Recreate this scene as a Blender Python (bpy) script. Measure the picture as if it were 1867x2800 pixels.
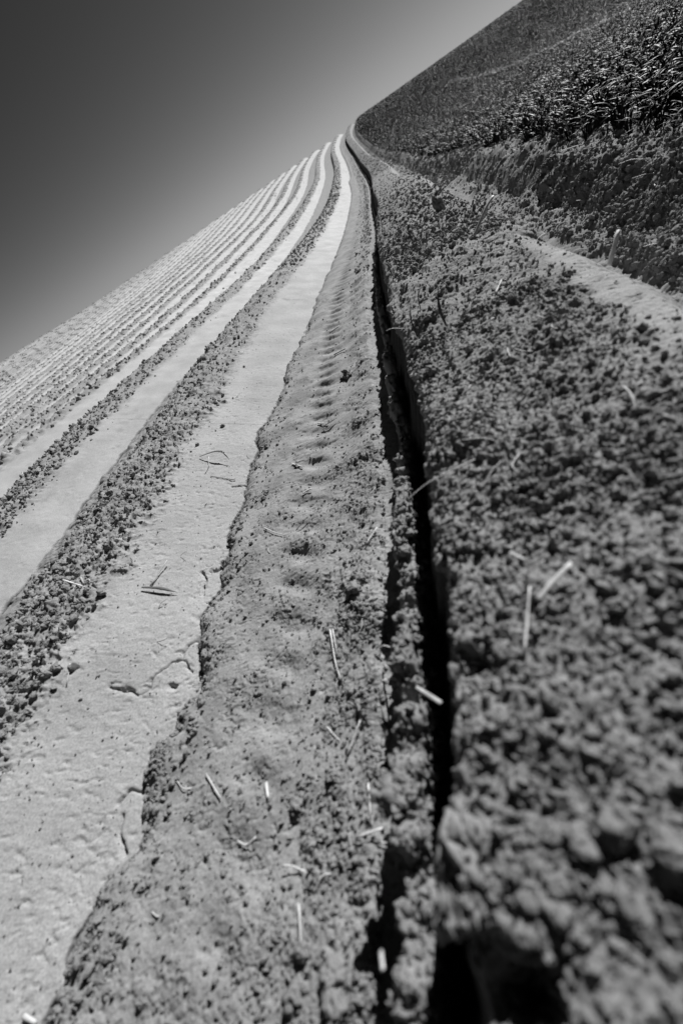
import bpy, math, random
import numpy as np
from mathutils import Matrix, Vector, Euler

for o in list(bpy.data.objects):
    bpy.data.objects.remove(o)
SC = bpy.context.scene
COL = SC.collection
rad = math.radians
F32 = np.float32

# ------------------------------------------------------------------ camera
EYE = 0.4126
PITCH, YAW, ROLL = rad(37.178), rad(24.432), rad(34.8)
cam = bpy.data.cameras.new('camera')
cam.sensor_fit = 'VERTICAL'
cam.sensor_height = 36.0
cam.sensor_width = 24.0
cam.lens = 14.0
cam.clip_start = 0.02
cam.clip_end = 3000
cam.dof.use_dof = True
cam.dof.focus_distance = 1.1
cam.dof.aperture_fstop = 3.0
cam.dof.aperture_blades = 7
camo = bpy.data.objects.new('camera', cam)
COL.objects.link(camo)
Rt = Vector((math.cos(YAW), math.sin(YAW), 0))
Fh = Vector((-math.sin(YAW), math.cos(YAW), 0))
Zv = Vector((0, 0, 1))
Fw = Fh * math.cos(PITCH) - Zv * math.sin(PITCH)
Upv = Fh * math.sin(PITCH) + Zv * math.cos(PITCH)
ix = Rt * math.cos(ROLL) - Upv * math.sin(ROLL)
iy = Rt * math.sin(ROLL) + Upv * math.cos(ROLL)
mw = Matrix((ix, iy, -Fw)).transposed().to_4x4()
mw.translation = (0, 0, EYE)
camo.matrix_world = mw
SC.camera = camo

# ------------------------------------------------------------------ sky + sun
SUN_EL, SUN_AZ = rad(37), rad(29)          # azimuth clockwise from +Y (along the rows)
world = bpy.data.worlds.new('World')
SC.world = world
world.use_nodes = True
wn, wl = world.node_tree.nodes, world.node_tree.links
wn.clear()
sky = wn.new('ShaderNodeTexSky')
sky.sky_type = 'NISHITA'
sky.sun_disc = False
sky.sun_elevation = SUN_EL
sky.sun_rotation = SUN_AZ
sky.air_density = 1.0
sky.dust_density = 0.0
sky.ozone_density = 1.0
sep = wn.new('ShaderNodeSeparateColor')
m1 = wn.new('ShaderNodeMath'); m1.operation = 'DIVIDE'; m1.inputs[1].default_value = 8.0
m2 = wn.new('ShaderNodeMath'); m2.operation = 'POWER'; m2.inputs[1].default_value = 2.0
m3 = wn.new('ShaderNodeMath'); m3.operation = 'ADD'; m3.inputs[1].default_value = 1.0
m4 = wn.new('ShaderNodeMath'); m4.operation = 'DIVIDE'
m5 = wn.new('ShaderNodeMath'); m5.operation = 'MULTIPLY'; m5.inputs[1].default_value = 7.9
bg = wn.new('ShaderNodeBackground')
bg.inputs['Strength'].default_value = 0.05
wo = wn.new('ShaderNodeOutputWorld')
wl.new(sky.outputs[0], sep.inputs[0])
wl.new(sep.outputs[0], m1.inputs[0])       # red channel only: black and white through a red filter
wl.new(m1.outputs[0], m2.inputs[0])        # film response: a red filter darkens the blue and the horizon rolls off softly
wl.new(m2.outputs[0], m3.inputs[0])
wl.new(m2.outputs[0], m4.inputs[0]); wl.new(m3.outputs[0], m4.inputs[1])
wl.new(m4.outputs[0], m5.inputs[0])
wl.new(m5.outputs[0], bg.inputs['Color'])
wl.new(bg.outputs[0], wo.inputs[0])
sun = bpy.data.lights.new('sun', 'SUN')
sun.energy = 5.0
sun.angle = rad(0.53)
sun.color = (1, 1, 1)
suno = bpy.data.objects.new('sun', sun)
COL.objects.link(suno)
sdir = Vector((math.sin(SUN_AZ) * math.cos(SUN_EL), math.cos(SUN_AZ) * math.cos(SUN_EL), math.sin(SUN_EL)))
suno.rotation_euler = sdir.to_track_quat('Z', 'Y').to_euler()
SC.view_settings.view_transform = 'Standard'
SC.view_settings.look = 'None'
SC.view_settings.exposure = 0.42
SC.view_settings.gamma = 1.0
SC.view_settings.use_curve_mapping = False

# ------------------------------------------------------------------ helpers
RNG = np.random.default_rng(7)


def tag(o, label=None, cat=None, group=None, kind=None):
    if label: o['label'] = label
    if cat: o['category'] = cat
    if group: o['group'] = group
    if kind: o['kind'] = kind
    return o


def spline(k, v):
    k = np.array(k, float); v = np.array(v, float)
    n = len(k); h = np.diff(k)
    A = np.zeros((n, n)); b = np.zeros(n); A[0, 0] = A[-1, -1] = 1
    for i in range(1, n - 1):
        A[i, i - 1] = h[i - 1]; A[i, i] = 2 * (h[i - 1] + h[i]); A[i, i + 1] = h[i]
        b[i] = 6 * ((v[i + 1] - v[i]) / h[i] - (v[i] - v[i - 1]) / h[i - 1])
    m = np.linalg.solve(A, b)

    def f(y):
        y = np.asarray(y, float)
        i = np.clip(np.searchsorted(k, y) - 1, 0, n - 2)
        t = y - k[i]; hh = h[i]
        return (v[i] + t * ((v[i + 1] - v[i]) / hh - hh * (2 * m[i] + m[i + 1]) / 6)
                + t * t * m[i] / 2 + t ** 3 * (m[i + 1] - m[i]) / (6 * hh))
    return f


KN = [-1.0, 0.5, 1.5, 3.0, 5.0, 7.5, 10.0, 13.0, 16.0, 20.0, 26.0, 34.0]
_g0 = spline(KN, [0.0055, -0.0019, -0.0198, -0.0771, -0.1869, -0.25, -0.2674, -0.2699, -0.234, -0.0809, 0.3606, 0.8192])
_g1 = spline(KN, [0.0645, -0.0074, -0.0288, -0.0155, -0.1114, -0.2085, -0.2621, -0.2923, -0.2853, -0.1982, 0.0264, -0.074])
_g2 = spline(KN, [-0.0128, 0.0017, 0.0095, 0.0196, 0.0203, 0.0135, 0.0127, 0.0186, 0.0295, 0.0533, 0.0875, -0.0146])
_rx = spline(KN, [-0.1453, 0.0073, -0.0022, 0.0334, 0.0278, 0.0504, 0.0311, -0.0542, -0.1291, -0.2458, -0.4489, -0.1336])


def rowx(y):
    """sideways drift of the rows"""
    return _rx(np.clip(np.asarray(y, float), -1, 34))


def ground_z(x, y):
    """height of the furrow bottoms: a shallow dip along the rows, then a rise to a crest about 33 m off"""
    yy = np.asarray(y, float)
    y = np.clip(yy, -1, 34)
    q = np.clip(np.asarray(x, float) / 8.0, -2.9, 1.0)
    z = _g0(y) + q * _g1(y) + q * q * _g2(y)
    return z - .05 * np.maximum(yy - 32.5, 0) ** 2


_T = np.random.default_rng(3)
_ANG = _T.random((256, 256)) * 2 * math.pi
GX = np.cos(_ANG).astype(F32); GY = np.sin(_ANG).astype(F32)
WX = _T.random((256, 256)).astype(F32); WY = _T.random((256, 256)).astype(F32)
WR = _T.random((256, 256)).astype(F32); WP = _T.random((256, 256)).astype(F32)


def perlin(x, y, s, seed=0):
    x = (x / s + seed * 17.3).astype(F32); y = (y / s + seed * 41.7).astype(F32)
    fx = np.floor(x); fy = np.floor(y)
    i = fx.astype(np.int32); j = fy.astype(np.int32)
    u = x - fx; v = y - fy
    su = u * u * u * (u * (u * 6 - 15) + 10); sv = v * v * v * (v * (v * 6 - 15) + 10)
    i0 = i & 255; i1 = (i + 1) & 255; j0 = j & 255; j1 = (j + 1) & 255
    a = GX[i0, j0] * u + GY[i0, j0] * v
    b = GX[i1, j0] * (u - 1) + GY[i1, j0] * v
    c = GX[i0, j1] * u + GY[i0, j1] * (v - 1)
    d = GX[i1, j1] * (u - 1) + GY[i1, j1] * (v - 1)
    return 1.5 * ((a + (b - a) * su) * (1 - sv) + (c + (d - c) * su) * sv)


def clods(x, y, s, p, seed=0, rmin=.35, rmax=.75):
    """rounded lumps scattered one per cell of size s with probability p; height 0..1"""
    x = (x / s + seed * 13.1).astype(F32); y = (y / s + seed * 29.9).astype(F32)
    fx = np.floor(x); fy = np.floor(y)
    i = fx.astype(np.int32); j = fy.astype(np.int32)
    u = x - fx; v = y - fy
    out = np.zeros_like(u)
    for di in (-1, 0, 1):
        for dj in (-1, 0, 1):
            a = (i + di) & 255; b = (j + dj) & 255
            dx = u - di - WX[a, b]; dy = v - dj - WY[a, b]
            r = rmin + (rmax - rmin) * WR[a, b]
            q = 1 - (dx * dx + dy * dy) / (r * r)
            h = np.sqrt(np.maximum(q, 0)) * r
            out = np.maximum(out, np.where(WP[a, b] < p, h, 0))
    return out


def sstep(a, b, x):
    t = np.clip((x - a) / (b - a), 0, 1)
    return t * t * (3 - 2 * t)


# ------------------------------------------------------------------ materials
def new_mat(name):
    m = bpy.data.materials.new(name); m.use_nodes = True
    n, l = m.node_tree.nodes, m.node_tree.links
    p = n['Principled BSDF']
    return m, n, l, p


def grey(v): return (v, v, v, 1)


def soil_material(name, attr=True, base=.25):
    m, n, l, p = new_mat(name)
    p.inputs['Roughness'].default_value = .95
    p.inputs['Specular IOR Level'].default_value = .15
    tc = n.new('ShaderNodeTexCoord')
    n1 = n.new('ShaderNodeTexNoise'); n1.inputs['Scale'].default_value = 9; n1.inputs['Detail'].default_value = 6
    n2 = n.new('ShaderNodeTexNoise'); n2.inputs['Scale'].default_value = 420; n2.inputs['Detail'].default_value = 4
    l.new(tc.outputs['Object'], n1.inputs['Vector']); l.new(tc.outputs['Object'], n2.inputs['Vector'])
    r1 = n.new('ShaderNodeMapRange'); r1.inputs[1].default_value = .3; r1.inputs[2].default_value = .7
    r1.inputs[3].default_value = .86; r1.inputs[4].default_value = 1.12
    l.new(n1.outputs[0], r1.inputs[0])
    r2 = n.new('ShaderNodeMapRange'); r2.inputs[1].default_value = .3; r2.inputs[2].default_value = .7
    r2.inputs[3].default_value = .78; r2.inputs[4].default_value = 1.2
    l.new(n2.outputs[0], r2.inputs[0])
    mu = n.new('ShaderNodeMath'); mu.operation = 'MULTIPLY'
    l.new(r1.outputs[0], mu.inputs[0]); l.new(r2.outputs[0], mu.inputs[1])
    mu2 = n.new('ShaderNodeMath'); mu2.operation = 'MULTIPLY'
    l.new(mu.outputs[0], mu2.inputs[0])
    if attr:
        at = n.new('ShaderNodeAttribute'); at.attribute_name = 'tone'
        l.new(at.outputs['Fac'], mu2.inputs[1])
    else:
        mu2.inputs[1].default_value = base
    cc = n.new('ShaderNodeCombineColor')
    for k in range(3): l.new(mu2.outputs[0], cc.inputs[k])
    l.new(cc.outputs[0], p.inputs['Base Color'])
    b1 = n.new('ShaderNodeBump'); b1.inputs['Strength'].default_value = .5; b1.inputs['Distance'].default_value = .0014
    n3 = n.new('ShaderNodeTexNoise'); n3.inputs['Scale'].default_value = 340; n3.inputs['Detail'].default_value = 7
    n3.inputs['Roughness'].default_value = .65
    l.new(tc.outputs['Object'], n3.inputs['Vector'])
    l.new(n3.outputs[0], b1.inputs['Height'])
    l.new(b1.outputs[0], p.inputs['Normal'])
    return m


SOIL = soil_material('soil')
CLOD = soil_material('clod_soil', False, .215)


def leaf_material(name, v, rough, spec, trans=.0):
    m, n, l, p = new_mat(name)
    p.inputs['Roughness'].default_value = rough
    p.inputs['Specular IOR Level'].default_value = spec
    oi = n.new('ShaderNodeObjectInfo')
    tc = n.new('ShaderNodeTexCoord')
    nz = n.new('ShaderNodeTexNoise'); nz.inputs['Scale'].default_value = 60; nz.inputs['Detail'].default_value = 3
    l.new(tc.outputs['Object'], nz.inputs['Vector'])
    r1 = n.new('ShaderNodeMapRange'); r1.inputs[1].default_value = .3; r1.inputs[2].default_value = .7
    r1.inputs[3].default_value = .7 * v; r1.inputs[4].default_value = 1.25 * v
    l.new(nz.outputs[0], r1.inputs[0])
    mr = n.new('ShaderNodeMapRange'); mr.inputs[3].default_value = .7; mr.inputs[4].default_value = 1.3
    l.new(oi.outputs['Random'], mr.inputs[0])
    mu = n.new('ShaderNodeMath'); mu.operation = 'MULTIPLY'
    l.new(r1.outputs[0], mu.inputs[0]); l.new(mr.outputs[0], mu.inputs[1])
    cc = n.new('ShaderNodeCombineColor')
    for k in range(3): l.new(mu.outputs[0], cc.inputs[k])
    l.new(cc.outputs[0], p.inputs['Base Color'])
    return m


WHEAT = leaf_material('wheat_leaf', .013, .48, .08)
LEAF = leaf_material('dark_leaf', .06, .45, .4)
STRAW = leaf_material('dry_straw', .50, .55, .3)
TWIG = leaf_material('dark_stem', .09, .7, .2)

# ------------------------------------------------------------------ edges read off the field (row coordinates)
EDGE_A = np.array([(-0.4777, -0.1956), (-0.4777, -0.0642), (-0.4736, -0.0408), (-0.4808, -0.0245), (-0.4809, -0.0123), (-0.4756, -0.0001), (-0.4715, 0.0171), (-0.4644, 0.0374),
    (-0.4438, 0.0516), (-0.4459, 0.0699), (-0.4510, 0.0831), (-0.4583, 0.0994), (-0.4633, 0.1106), (-0.4705, 0.1300), (-0.4777, 0.1523), (-0.4438, 0.1704), (-0.4520, 0.1806),
    (-0.4602, 0.2030), (-0.4346, 0.2109), (-0.4388, 0.2343), (-0.4550, 0.2709), (-0.4695, 0.3005), (-0.4642, 0.3146), (-0.4775, 0.3431), (-0.4723, 0.3674), (-0.4652, 0.3886),
    (-0.4642, 0.4078), (-0.4734, 0.4627), (-0.4673, 0.4768), (-0.4783, 0.5224), (-0.4814, 0.5488), (-0.4711, 0.6215), (-0.4761, 0.6619), (-0.4793, 0.7127), (-0.4833, 0.7602),
    (-0.4741, 0.8138), (-0.492, 0.8768), (-0.492, 0.9241), (-0.4791, 0.9693), (-0.4669, 1.0409), (-0.4578, 1.1713), (-0.4670, 1.3257), (-0.4437, 1.5187), (-0.4295, 1.7443),
    (-0.4377, 2.1832), (-0.4397, 3.5532), (-0.4364, 4.5273), (-0.4400, 5.7073), (-0.4504, 6.6325), (-0.4511, 9.3451), (-0.4759, 12.1073), (-.38, 13.8), (-.42, 22)])
EDGE_F = np.array([(-0.0398, -0.2487), (-0.0405, -0.0241), (-0.0416, -0.0079), (-0.0426, 0.0002), (-0.0568, 0.0022), (-0.0579, 0.0225), (-0.0559, 0.0357), (-0.0427, 0.0407), (-0.0418, 0.0569),
    (-0.0388, 0.1024), (-0.0369, 0.1237), (-0.0369, 0.1490), (-0.0391, 0.1985), (-0.0422, 0.2270), (-0.0444, 0.2756), (-0.0363, 0.3089), (-0.0374, 0.3454), (-0.0396, 0.4062),
    (-0.0407, 0.4922), (-0.0429, 0.5765), (-0.0483, 0.7303), (-0.0566, 0.8461), (-0.0488, 1.0719), (-0.0444, 1.6175), (-0.0479, 5.7217), (-.03, 14), (-.03, 22)])


def edge_a(y):
    b = np.interp(y, EDGE_A[:, 1], EDGE_A[:, 0])
    z = np.zeros_like(y)
    return b + .0035 * perlin(y, z, .022, 1) + .002 * perlin(y, z, .008, 2) + .008 * perlin(y, z, .11, 3) * sstep(1, 2, y)


def edge_f(y):
    b = np.interp(y, EDGE_F[:, 1], EDGE_F[:, 0])
    z = np.zeros_like(y)
    return b + .0045 * perlin(y, z, .03, 4) + .003 * perlin(y, z, .011, 5) + .004 * perlin(y, z, .2, 6)


CRACKS = [
    ([(-0.4661, 0.4556), (-0.4722, 0.4492), (-0.4771, 0.4438), (-0.4870, 0.4414)], .0022),
    ([(-0.4598, 0.3088), (-0.4713, 0.3076), (-0.4781, 0.2997), (-0.4816, 0.2904), (-0.4817, 0.2786), (-0.4840, 0.2741), (-0.4922, 0.2718), (-0.4979, 0.2625),
      (-0.5072, 0.2539), (-0.5105, 0.2457), (-0.5095, 0.2402), (-0.5102, 0.2296), (-0.5154, 0.2244)], .0016),
    ([(-0.4795, 0.2757), (-0.4724, 0.2736), (-0.4692, 0.2658), (-0.4611, 0.2572)], .0012),
    ([(-0.5611, 0.2339), (-0.5435, 0.2303), (-0.5344, 0.2292), (-0.5210, 0.2230)], .0015),
    ([(-0.5017, 0.4392), (-0.4881, 0.4230), (-0.4881, 0.4070), (-0.4852, 0.3917)], .0022),
    ([(-0.4823, 0.2367), (-0.4795, 0.2354)], .0042), ([(-0.5356, 0.2302), (-0.5282, 0.2272)], .0035),
    ([(-0.4598, 0.3088), (-0.4644, 0.3079)], .006), ([(-0.4741, 0.3457), (-0.4679, 0.3416)], .006),
    ([(-0.4437, 0.5151), (-0.4606, 0.5400), (-0.4760, 0.5419)], .002), ([(-0.4589, 0.6771), (-0.4860, 0.6845), (-0.5061, 0.6805)], .0022),
    ([(-0.4660, 0.1089), (-0.4811, 0.1128), (-0.4892, 0.0987)], .0013), ([(-0.4627, 0.0535), (-0.4762, 0.0705), (-0.4781, 0.0866)], .0016),
]

# ------------------------------------------------------------------ surface functions: x is across the rows, y along them
# each returns z above the furrow line, roughness 0..1, tone (albedo), clod scale


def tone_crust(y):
    return .31 + .14 * sstep(.5, 6., y)          # paler towards the far part of the field


def surf_furrow(x, y):
    a = edge_a(y)
    z = .006 + .011 * ((x + .27) / .17) ** 2 * (x < -.27) + .010 * sstep(-.24, -.16, x)
    z = z - .013 * np.exp(-((x - a) / .020) ** 2)
    # tyre lug dents running down the middle
    ph = y / .062 + x * 6.0
    lug = np.exp(-((x + .300 + .01 * perlin(y, y * 0, .3, 9)) / .030) ** 2)
    z = z - .009 * lug * (.5 + .5 * np.cos(2 * math.pi * ph)) ** 1.7 * (.5 + .7 * sstep(-.3, .6, y)) + .006 * perlin(x, y, .09, 8)
    # crumbled heap along the foot of the ridge wall
    wob = .004 * perlin(y, y * 0, .04, 11) + .002 * perlin(y, y * 0, .013, 19)
    z = z - .007 * sstep(-.159, -.151, x + wob) * (1 - sstep(-.118, -.108, x))
    pres = np.interp(y, [-.3, .40, .45, .56, .62, .70, .90, 1.0, 1.3, 2, 4], [1, 1, .9, .35, .35, .75, .7, .35, .5, .45, .4])
    pres = np.clip(pres + .35 * perlin(y, y * 0, .045, 12) + .25 * perlin(y, y * 0, .018, 13), .05, 1.15)
    xc = -.098 + .005 * perlin(y, y * 0, .06, 14)
    hw = .0115 + .003 * perlin(y, y * 0, .035, 15)
    t = np.abs(x - xc) / hw
    pile = .072 * pres * (1 - sstep(.6, 1.0, t))
    z = np.maximum(z, pile + z * .3)
    z = np.where(x > xc, np.maximum(z, .022 * sstep(-.12, -.07, x)), z)
    z = np.where(x < a, np.minimum(z, .006 - .35 * (a - x)), z)
    rough = .42 + .5 * sstep(-.25, -.19, x) + .3 * (1 - sstep(.0, .055, x - a))
    patch = sstep(-.25, .25, perlin(x, y, .06, 16) + .5 * perlin(x, y, .025, 17))
    rough = rough * (.40 + .60 * patch)
    rough = rough * (1 - .75 * sstep(-.150, -.142, x))
    rough = np.where(pile > .01, 1.0, rough)
    groove = np.exp(-(np.maximum(x - a - .0015, 0) / (.0036 + .0030 * perlin(y, y * 0, .035, 18))) ** 2) * np.clip(.65 + .9 * perlin(y, y * 0, .07, 27), .1, 1)
    z = z - .016 * groove
    rough = rough * (1 - .9 * groove)
    tone = .20 + .035 * (1 - rough) + .03 * (1 - patch)
    return z, rough, tone, .62 - .08 * (pile > .01)


def ridge_top(r):
    """r = x minus the left edge of the ridge"""
    return np.interp(r, [0, .004, .012, .04, .11, .18, .235, .265, .285, .345, .36], [.146, .151, .156, .161, .167, .168, .163, .157, .138, .052, .03])


def surf_ridge(x, y):
    f = edge_f(y)
    r = x - f
    top = ridge_top(r) + .006 * perlin(x, y, .13, 20) + .004 * perlin(x, y, .05, 21)
    wall = np.interp(r, [-.07, -.060, -.050, -.030, -.004, 0], [-.01, .005, .018, .055, .135, .146])
    z = np.where(r < 0, wall, top)
    # broken pit in the near edge
    z = z - .05 * np.exp(-(((x + .020) / .013) ** 2 + ((y + .016) / .011) ** 2)) - .028 * np.exp(-(((x + .022) / .011) ** 2 + ((y - .118) / .010) ** 2))
    sl = np.interp(y, [-.3, .3, .5, .8, 1.0, 22], [.232, .226, .215, .232, .246, .249])
    sm = sstep(sl, sl + .025, r + .02 * perlin(x, y, .07, 22)) * np.interp(y, [-.3, .35, .45, .80, .95, 1.7, 2.2], [.4, .6, .95, .95, .3, .3, .9])
    rough = np.where(r < -.002, .0, 1.0) * (1 - .97 * sm)
    rough = rough * (.75 + .25 * sstep(-.3, .2, perlin(x, y, .08, 23)))
    tone = np.where(r < -.003, .04, .212 + .08 * sm)  # wall tone set near black to deepen the shade on it
    return z, rough, tone, np.ones_like(z) * .62


def surf_right(x, y):
    z = np.interp(x, [.26, .30, .385, .43, .465, .51, .54, .61, 1.2, 30], [.0, .047, .048, .052, .085, .117, .127, .126, .130, .130])
    z = z + .018 * perlin(x, y, .16, 30) * sstep(.33, .38, x) * (1 - .5 * sstep(.55, .9, x)) + .006 * perlin(x, y, .07, 31) * sstep(.35, .4, x) * (1 - sstep(.6, .9, x))
    z = z + .022 * np.exp(-(((x - .375) / .022) ** 2 + ((y - .83) / .16) ** 2))
    # bites out of the face of the bank
    z = z - .03 * sstep(.15, .5, perlin(x * .6, y, .09, 33)) * np.exp(-((x - .475) / .035) ** 2)
    rough = np.where(x < .60, 1.0, .8)
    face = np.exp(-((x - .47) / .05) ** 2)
    tone = .19 - .03 * face - .155 * sstep(.58, .74, x)  # bank face shade painted in the tone; wheat soil darkened as moist and shaded
    return z, rough, tone, .8 + .3 * face


RID = {k: np.random.default_rng(100 + k).random(8) for k in range(1, 50)}


def surf_left(k):
    q = RID[k]

    def f(x, y):
        xx = x + .8 * (k - 1)                   # brought onto the first ridge left of the furrow
        zer = np.zeros_like(y)
        w = (.008 * perlin(y, zer, .9, 40 + k) + .012 * perlin(y, zer, 3.1, 80 + k)) * (0 if k == 1 else 1)
        xx = xx - w
        a = edge_a(y) if k == 1 else -.463 + .010 * perlin(y, zer, .13, 120 + k) + .006 * perlin(y, zer, .04, 160 + k)
        zt = np.interp(xx, [-1.30, -1.22, -.885, -.865, -.85, -.835, -.78, -.71, -.64, -.462, -.40],
                       [-.01, .0, .004, .03, .10, .118, .130, .117, .088, .0, -.028])
        z = zt + .0022 * perlin(x, y, .14, 41)
        top = -.636 + .020 * perlin(y, zer, .35, 200 + k) + .012 * perlin(x, y, .06, 42) + .006 * perlin(x, y, .02, 43)
        if k > 2:
            top = top - .035 + (q[0] - .5) * .06
        crust = sstep(-.022, .022, xx - top + .02 * perlin(x, y, .012, 47)) * (1 - sstep(.0, .004, xx - a))
        # patches where the crust has broken up
        brk = sstep(.46 - .22 * q[1] * (k > 4), .70, perlin(x * .8, y, .16, 44) * .7 + .5 * perlin(x, y, .05, 45)) * sstep(.25, .5, y)
        brk2 = sstep(-.05, .07, xx - top - .035) * .75
        crust = crust * (1 - .8 * brk * (1 - .6 * brk2))
        smooth_floor = (q[2] > .7) * sstep(.2, .5, perlin(y, zer, 2.2, 240 + k)) if k > 3 else 0
        floor = (xx < -.86)
        rough = 1 - .93 * crust
        rough = np.where(floor, rough * (1 - .8 * smooth_floor), rough)
        z = z + .004 * crust
        if k == 1:
            for pts, wd in CRACKS:
                for (x0, y0), (x1, y1) in zip(pts[:-1], pts[1:]):
                    m = (np.abs(x - (x0 + x1) / 2) < .05) & (np.abs(y - (y0 + y1) / 2) < .05)
                    if not m.any(): continue
                    xs = x[m] + .0022 * perlin(x[m], y[m], .012, 50); ys = y[m] + .0022 * perlin(x[m], y[m], .012, 51)
                    dx, dy = x1 - x0, y1 - y0
                    t = np.clip(((xs - x0) * dx + (ys - y0) * dy) / (dx * dx + dy * dy), 0, 1)
                    d = np.hypot(xs - x0 - t * dx, ys - y0 - t * dy)
                    z[m] = np.minimum(z[m], zt[m] + .004 - .009 * np.exp(-(d / wd) ** 2))
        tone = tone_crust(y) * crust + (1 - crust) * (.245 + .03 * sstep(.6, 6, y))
        cs = np.ones_like(z) * (.92 if k == 1 else 1.0 if k == 2 else 1.5)
        t = np.maximum(xx - a, 0)               # torn edge of the crust: a thin lip folded back over a hollow
        z = np.where(t > 0, z + .49 * t - np.minimum(t * 1.2, .0045) - .9 * np.maximum(t - .006, 0), z)
        dx = np.where(t > 0, -1.0 * np.minimum(t, .0035) - 1.25 * np.maximum(t - .0035, 0) + .0004, 0)
        rough = np.where(t > 0, .0, rough)
        tone = np.where(t > 0, .2, tone)
        return z, rough, tone, cs, dx
    return f


# ------------------------------------------------------------------ sheets
SHEETS = {}


class Band: pass


def make_band(fun, xs, ys, drop=0.0):
    """displaced grid; returns arrays of world positions, normals, roughness and tone"""
    X, Y = np.meshgrid(xs, ys)
    Xf, Yf = X.ravel(), Y.ravel()
    res = fun(Xf, Yf)
    z, rough, tone, cs = res[:4]
    sh = X.shape
    if len(res) > 4: X = X + res[4].reshape(sh)      # a lip that folds back under itself
    P = np.stack([X + rowx(ys)[:, None], Y, z.reshape(sh) + ground_z(X, Y)], -1)
    du = np.gradient(P, axis=1); dv = np.gradient(P, axis=0)
    N = np.cross(du, dv); N /= np.linalg.norm(N, axis=-1, keepdims=True) + 1e-12
    # arc length across, so lumps do not stretch on steep faces
    s = np.concatenate([np.zeros((sh[0], 1)), np.cumsum(np.linalg.norm(np.diff(P, axis=1), axis=-1), 1)], 1)
    s = s - s[:, :1] + xs[0]
    mid = s[len(s) // 2]
    S = np.broadcast_to(mid, sh).ravel()
    stepx = np.broadcast_to(np.gradient(xs), sh); stepy = np.broadcast_to(np.gradient(ys)[:, None], sh)
    st = np.maximum(stepx, stepy * .16).ravel()
    wx = S + .004 * perlin(S, Yf, .014, 60); wy = Yf + .004 * perlin(S, Yf, .014, 61)
    wx = wx + .0016 * perlin(S, Yf, .0045, 62); wy = wy + .0016 * perlin(S, Yf, .0045, 63)
    D = np.zeros(len(Xf))

    def lod(c): return np.clip((c / st - 1.0) / 1.3, 0, 1)
    r = rough * cs
    D += rough * (.0035 * perlin(S, Yf, .045, 64) + lod(.006) * .0008 * perlin(S, Yf, .004, 69))
    r = r * np.clip(.72 + .75 * perlin(S, Yf, .055, 72) + .45 * perlin(S, Yf, .17, 73), .38, 1.35)
    for c, a_, sd in ((.015, .0042, 74), (.0075, .0034, 75), (.0038, .0021, 76)):
        w = lod(c)
        if w.max() > .02: D += w * r * a_ * (1 - 2.2 * np.abs(perlin(wx, wy, c, sd)))
    for c, p, h, sd in ((.045, .13, .0180, 1), (.017, .20, .0085, 2), (.0088, .36, .0046, 3), (.0050, .75, .0032, 4), (.0029, .85, .0018, 5)):
        w = lod(c)
        if w.max() < .02: continue
        cl = clods(wx, wy, c, p, sd)
        D += w * r * h * cl
    big = np.clip(cs - 1.0, 0, .5) * 2
    if big.max() > 0:
        D += big * rough * (.016 * clods(wx, wy, .05, .22, 9) + .014 * clods(wx, wy, .030, .5, 10))
    sm = 1 - np.clip(rough, 0, 1)
    D += sm * (.0003 * perlin(S, Yf, .09, 65) + .00025 * perlin(S, Yf, .016, 66))
    ww = lod(.008)
    if ww.max() > .02:
        # little flakes and pits on the smooth crust, longer across the slope than along the row
        wallm = (tone < .1)
        fl = clods(wx * .6, wy * 1.2, .0075, .14, 6); ft = clods(wx * .6, wy * 1.3, .0042, .2, 7)
        D += ww * sm * np.where(wallm, 0, .0011 * fl + .0010 * ft - .003 * clods(wx * .55, wy * 1.6, .006, .06, 8))
        ck = 1 - np.abs(perlin(wx * .45, wy * 1.2, .016, 77)) * 2
        D -= ww * sm * np.where(wallm, 0, .0022 * sstep(.86, .97, ck) * sstep(.05, .35, perlin(S, Yf, .05, 78)))
        D += ww * np.where(wallm, .0012 * perlin(S, Yf * .08, .006, 67), 0)
    P = P + N * D.reshape(sh)[..., None]
    if drop:
        P[0, :, 2] -= drop
    b = Band(); b.P, b.N, b.rough, b.tone, b.xs, b.ys = P, N, rough.reshape(sh), tone.reshape(sh), xs, ys
    du = np.gradient(P, axis=1); dv = np.gradient(P, axis=0)
    b.area = np.linalg.norm(np.cross(du, dv), axis=-1)
    return b


def link_bands(name, bands, mat, kind='structure'):
    V, Q, T = [], [], []
    off = 0
    for b in bands:
        ny, nx = b.P.shape[:2]
        V.append(b.P.reshape(-1, 3)); T.append(b.tone.ravel())
        idx = np.arange(ny * nx).reshape(ny, nx) + off
        Q.append(np.stack([idx[:-1, :-1], idx[:-1, 1:], idx[1:, 1:], idx[1:, :-1]], -1).reshape(-1, 4))
        off += ny * nx
    V = np.concatenate(V).astype(F32); Q = np.concatenate(Q).astype(np.int32); T = np.concatenate(T).astype(F32)
    me = bpy.data.meshes.new(name)
    me.vertices.add(len(V)); me.vertices.foreach_set('co', V.ravel())
    me.loops.add(Q.size); me.loops.foreach_set('vertex_index', Q.ravel())
    me.polygons.add(len(Q)); me.polygons.foreach_set('loop_start', np.arange(0, Q.size, 4, dtype=np.int32))
    me.polygons.foreach_set('loop_total', np.full(len(Q), 4, np.int32))
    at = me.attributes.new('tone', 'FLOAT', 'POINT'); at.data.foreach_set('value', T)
    me.update(calc_edges=True)
    me.shade_smooth()
    me.materials.append(mat)
    o = bpy.data.objects.new(name, me); COL.objects.link(o)
    tag(o, kind=kind)
    return o


JIT = np.random.default_rng(11)


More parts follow.
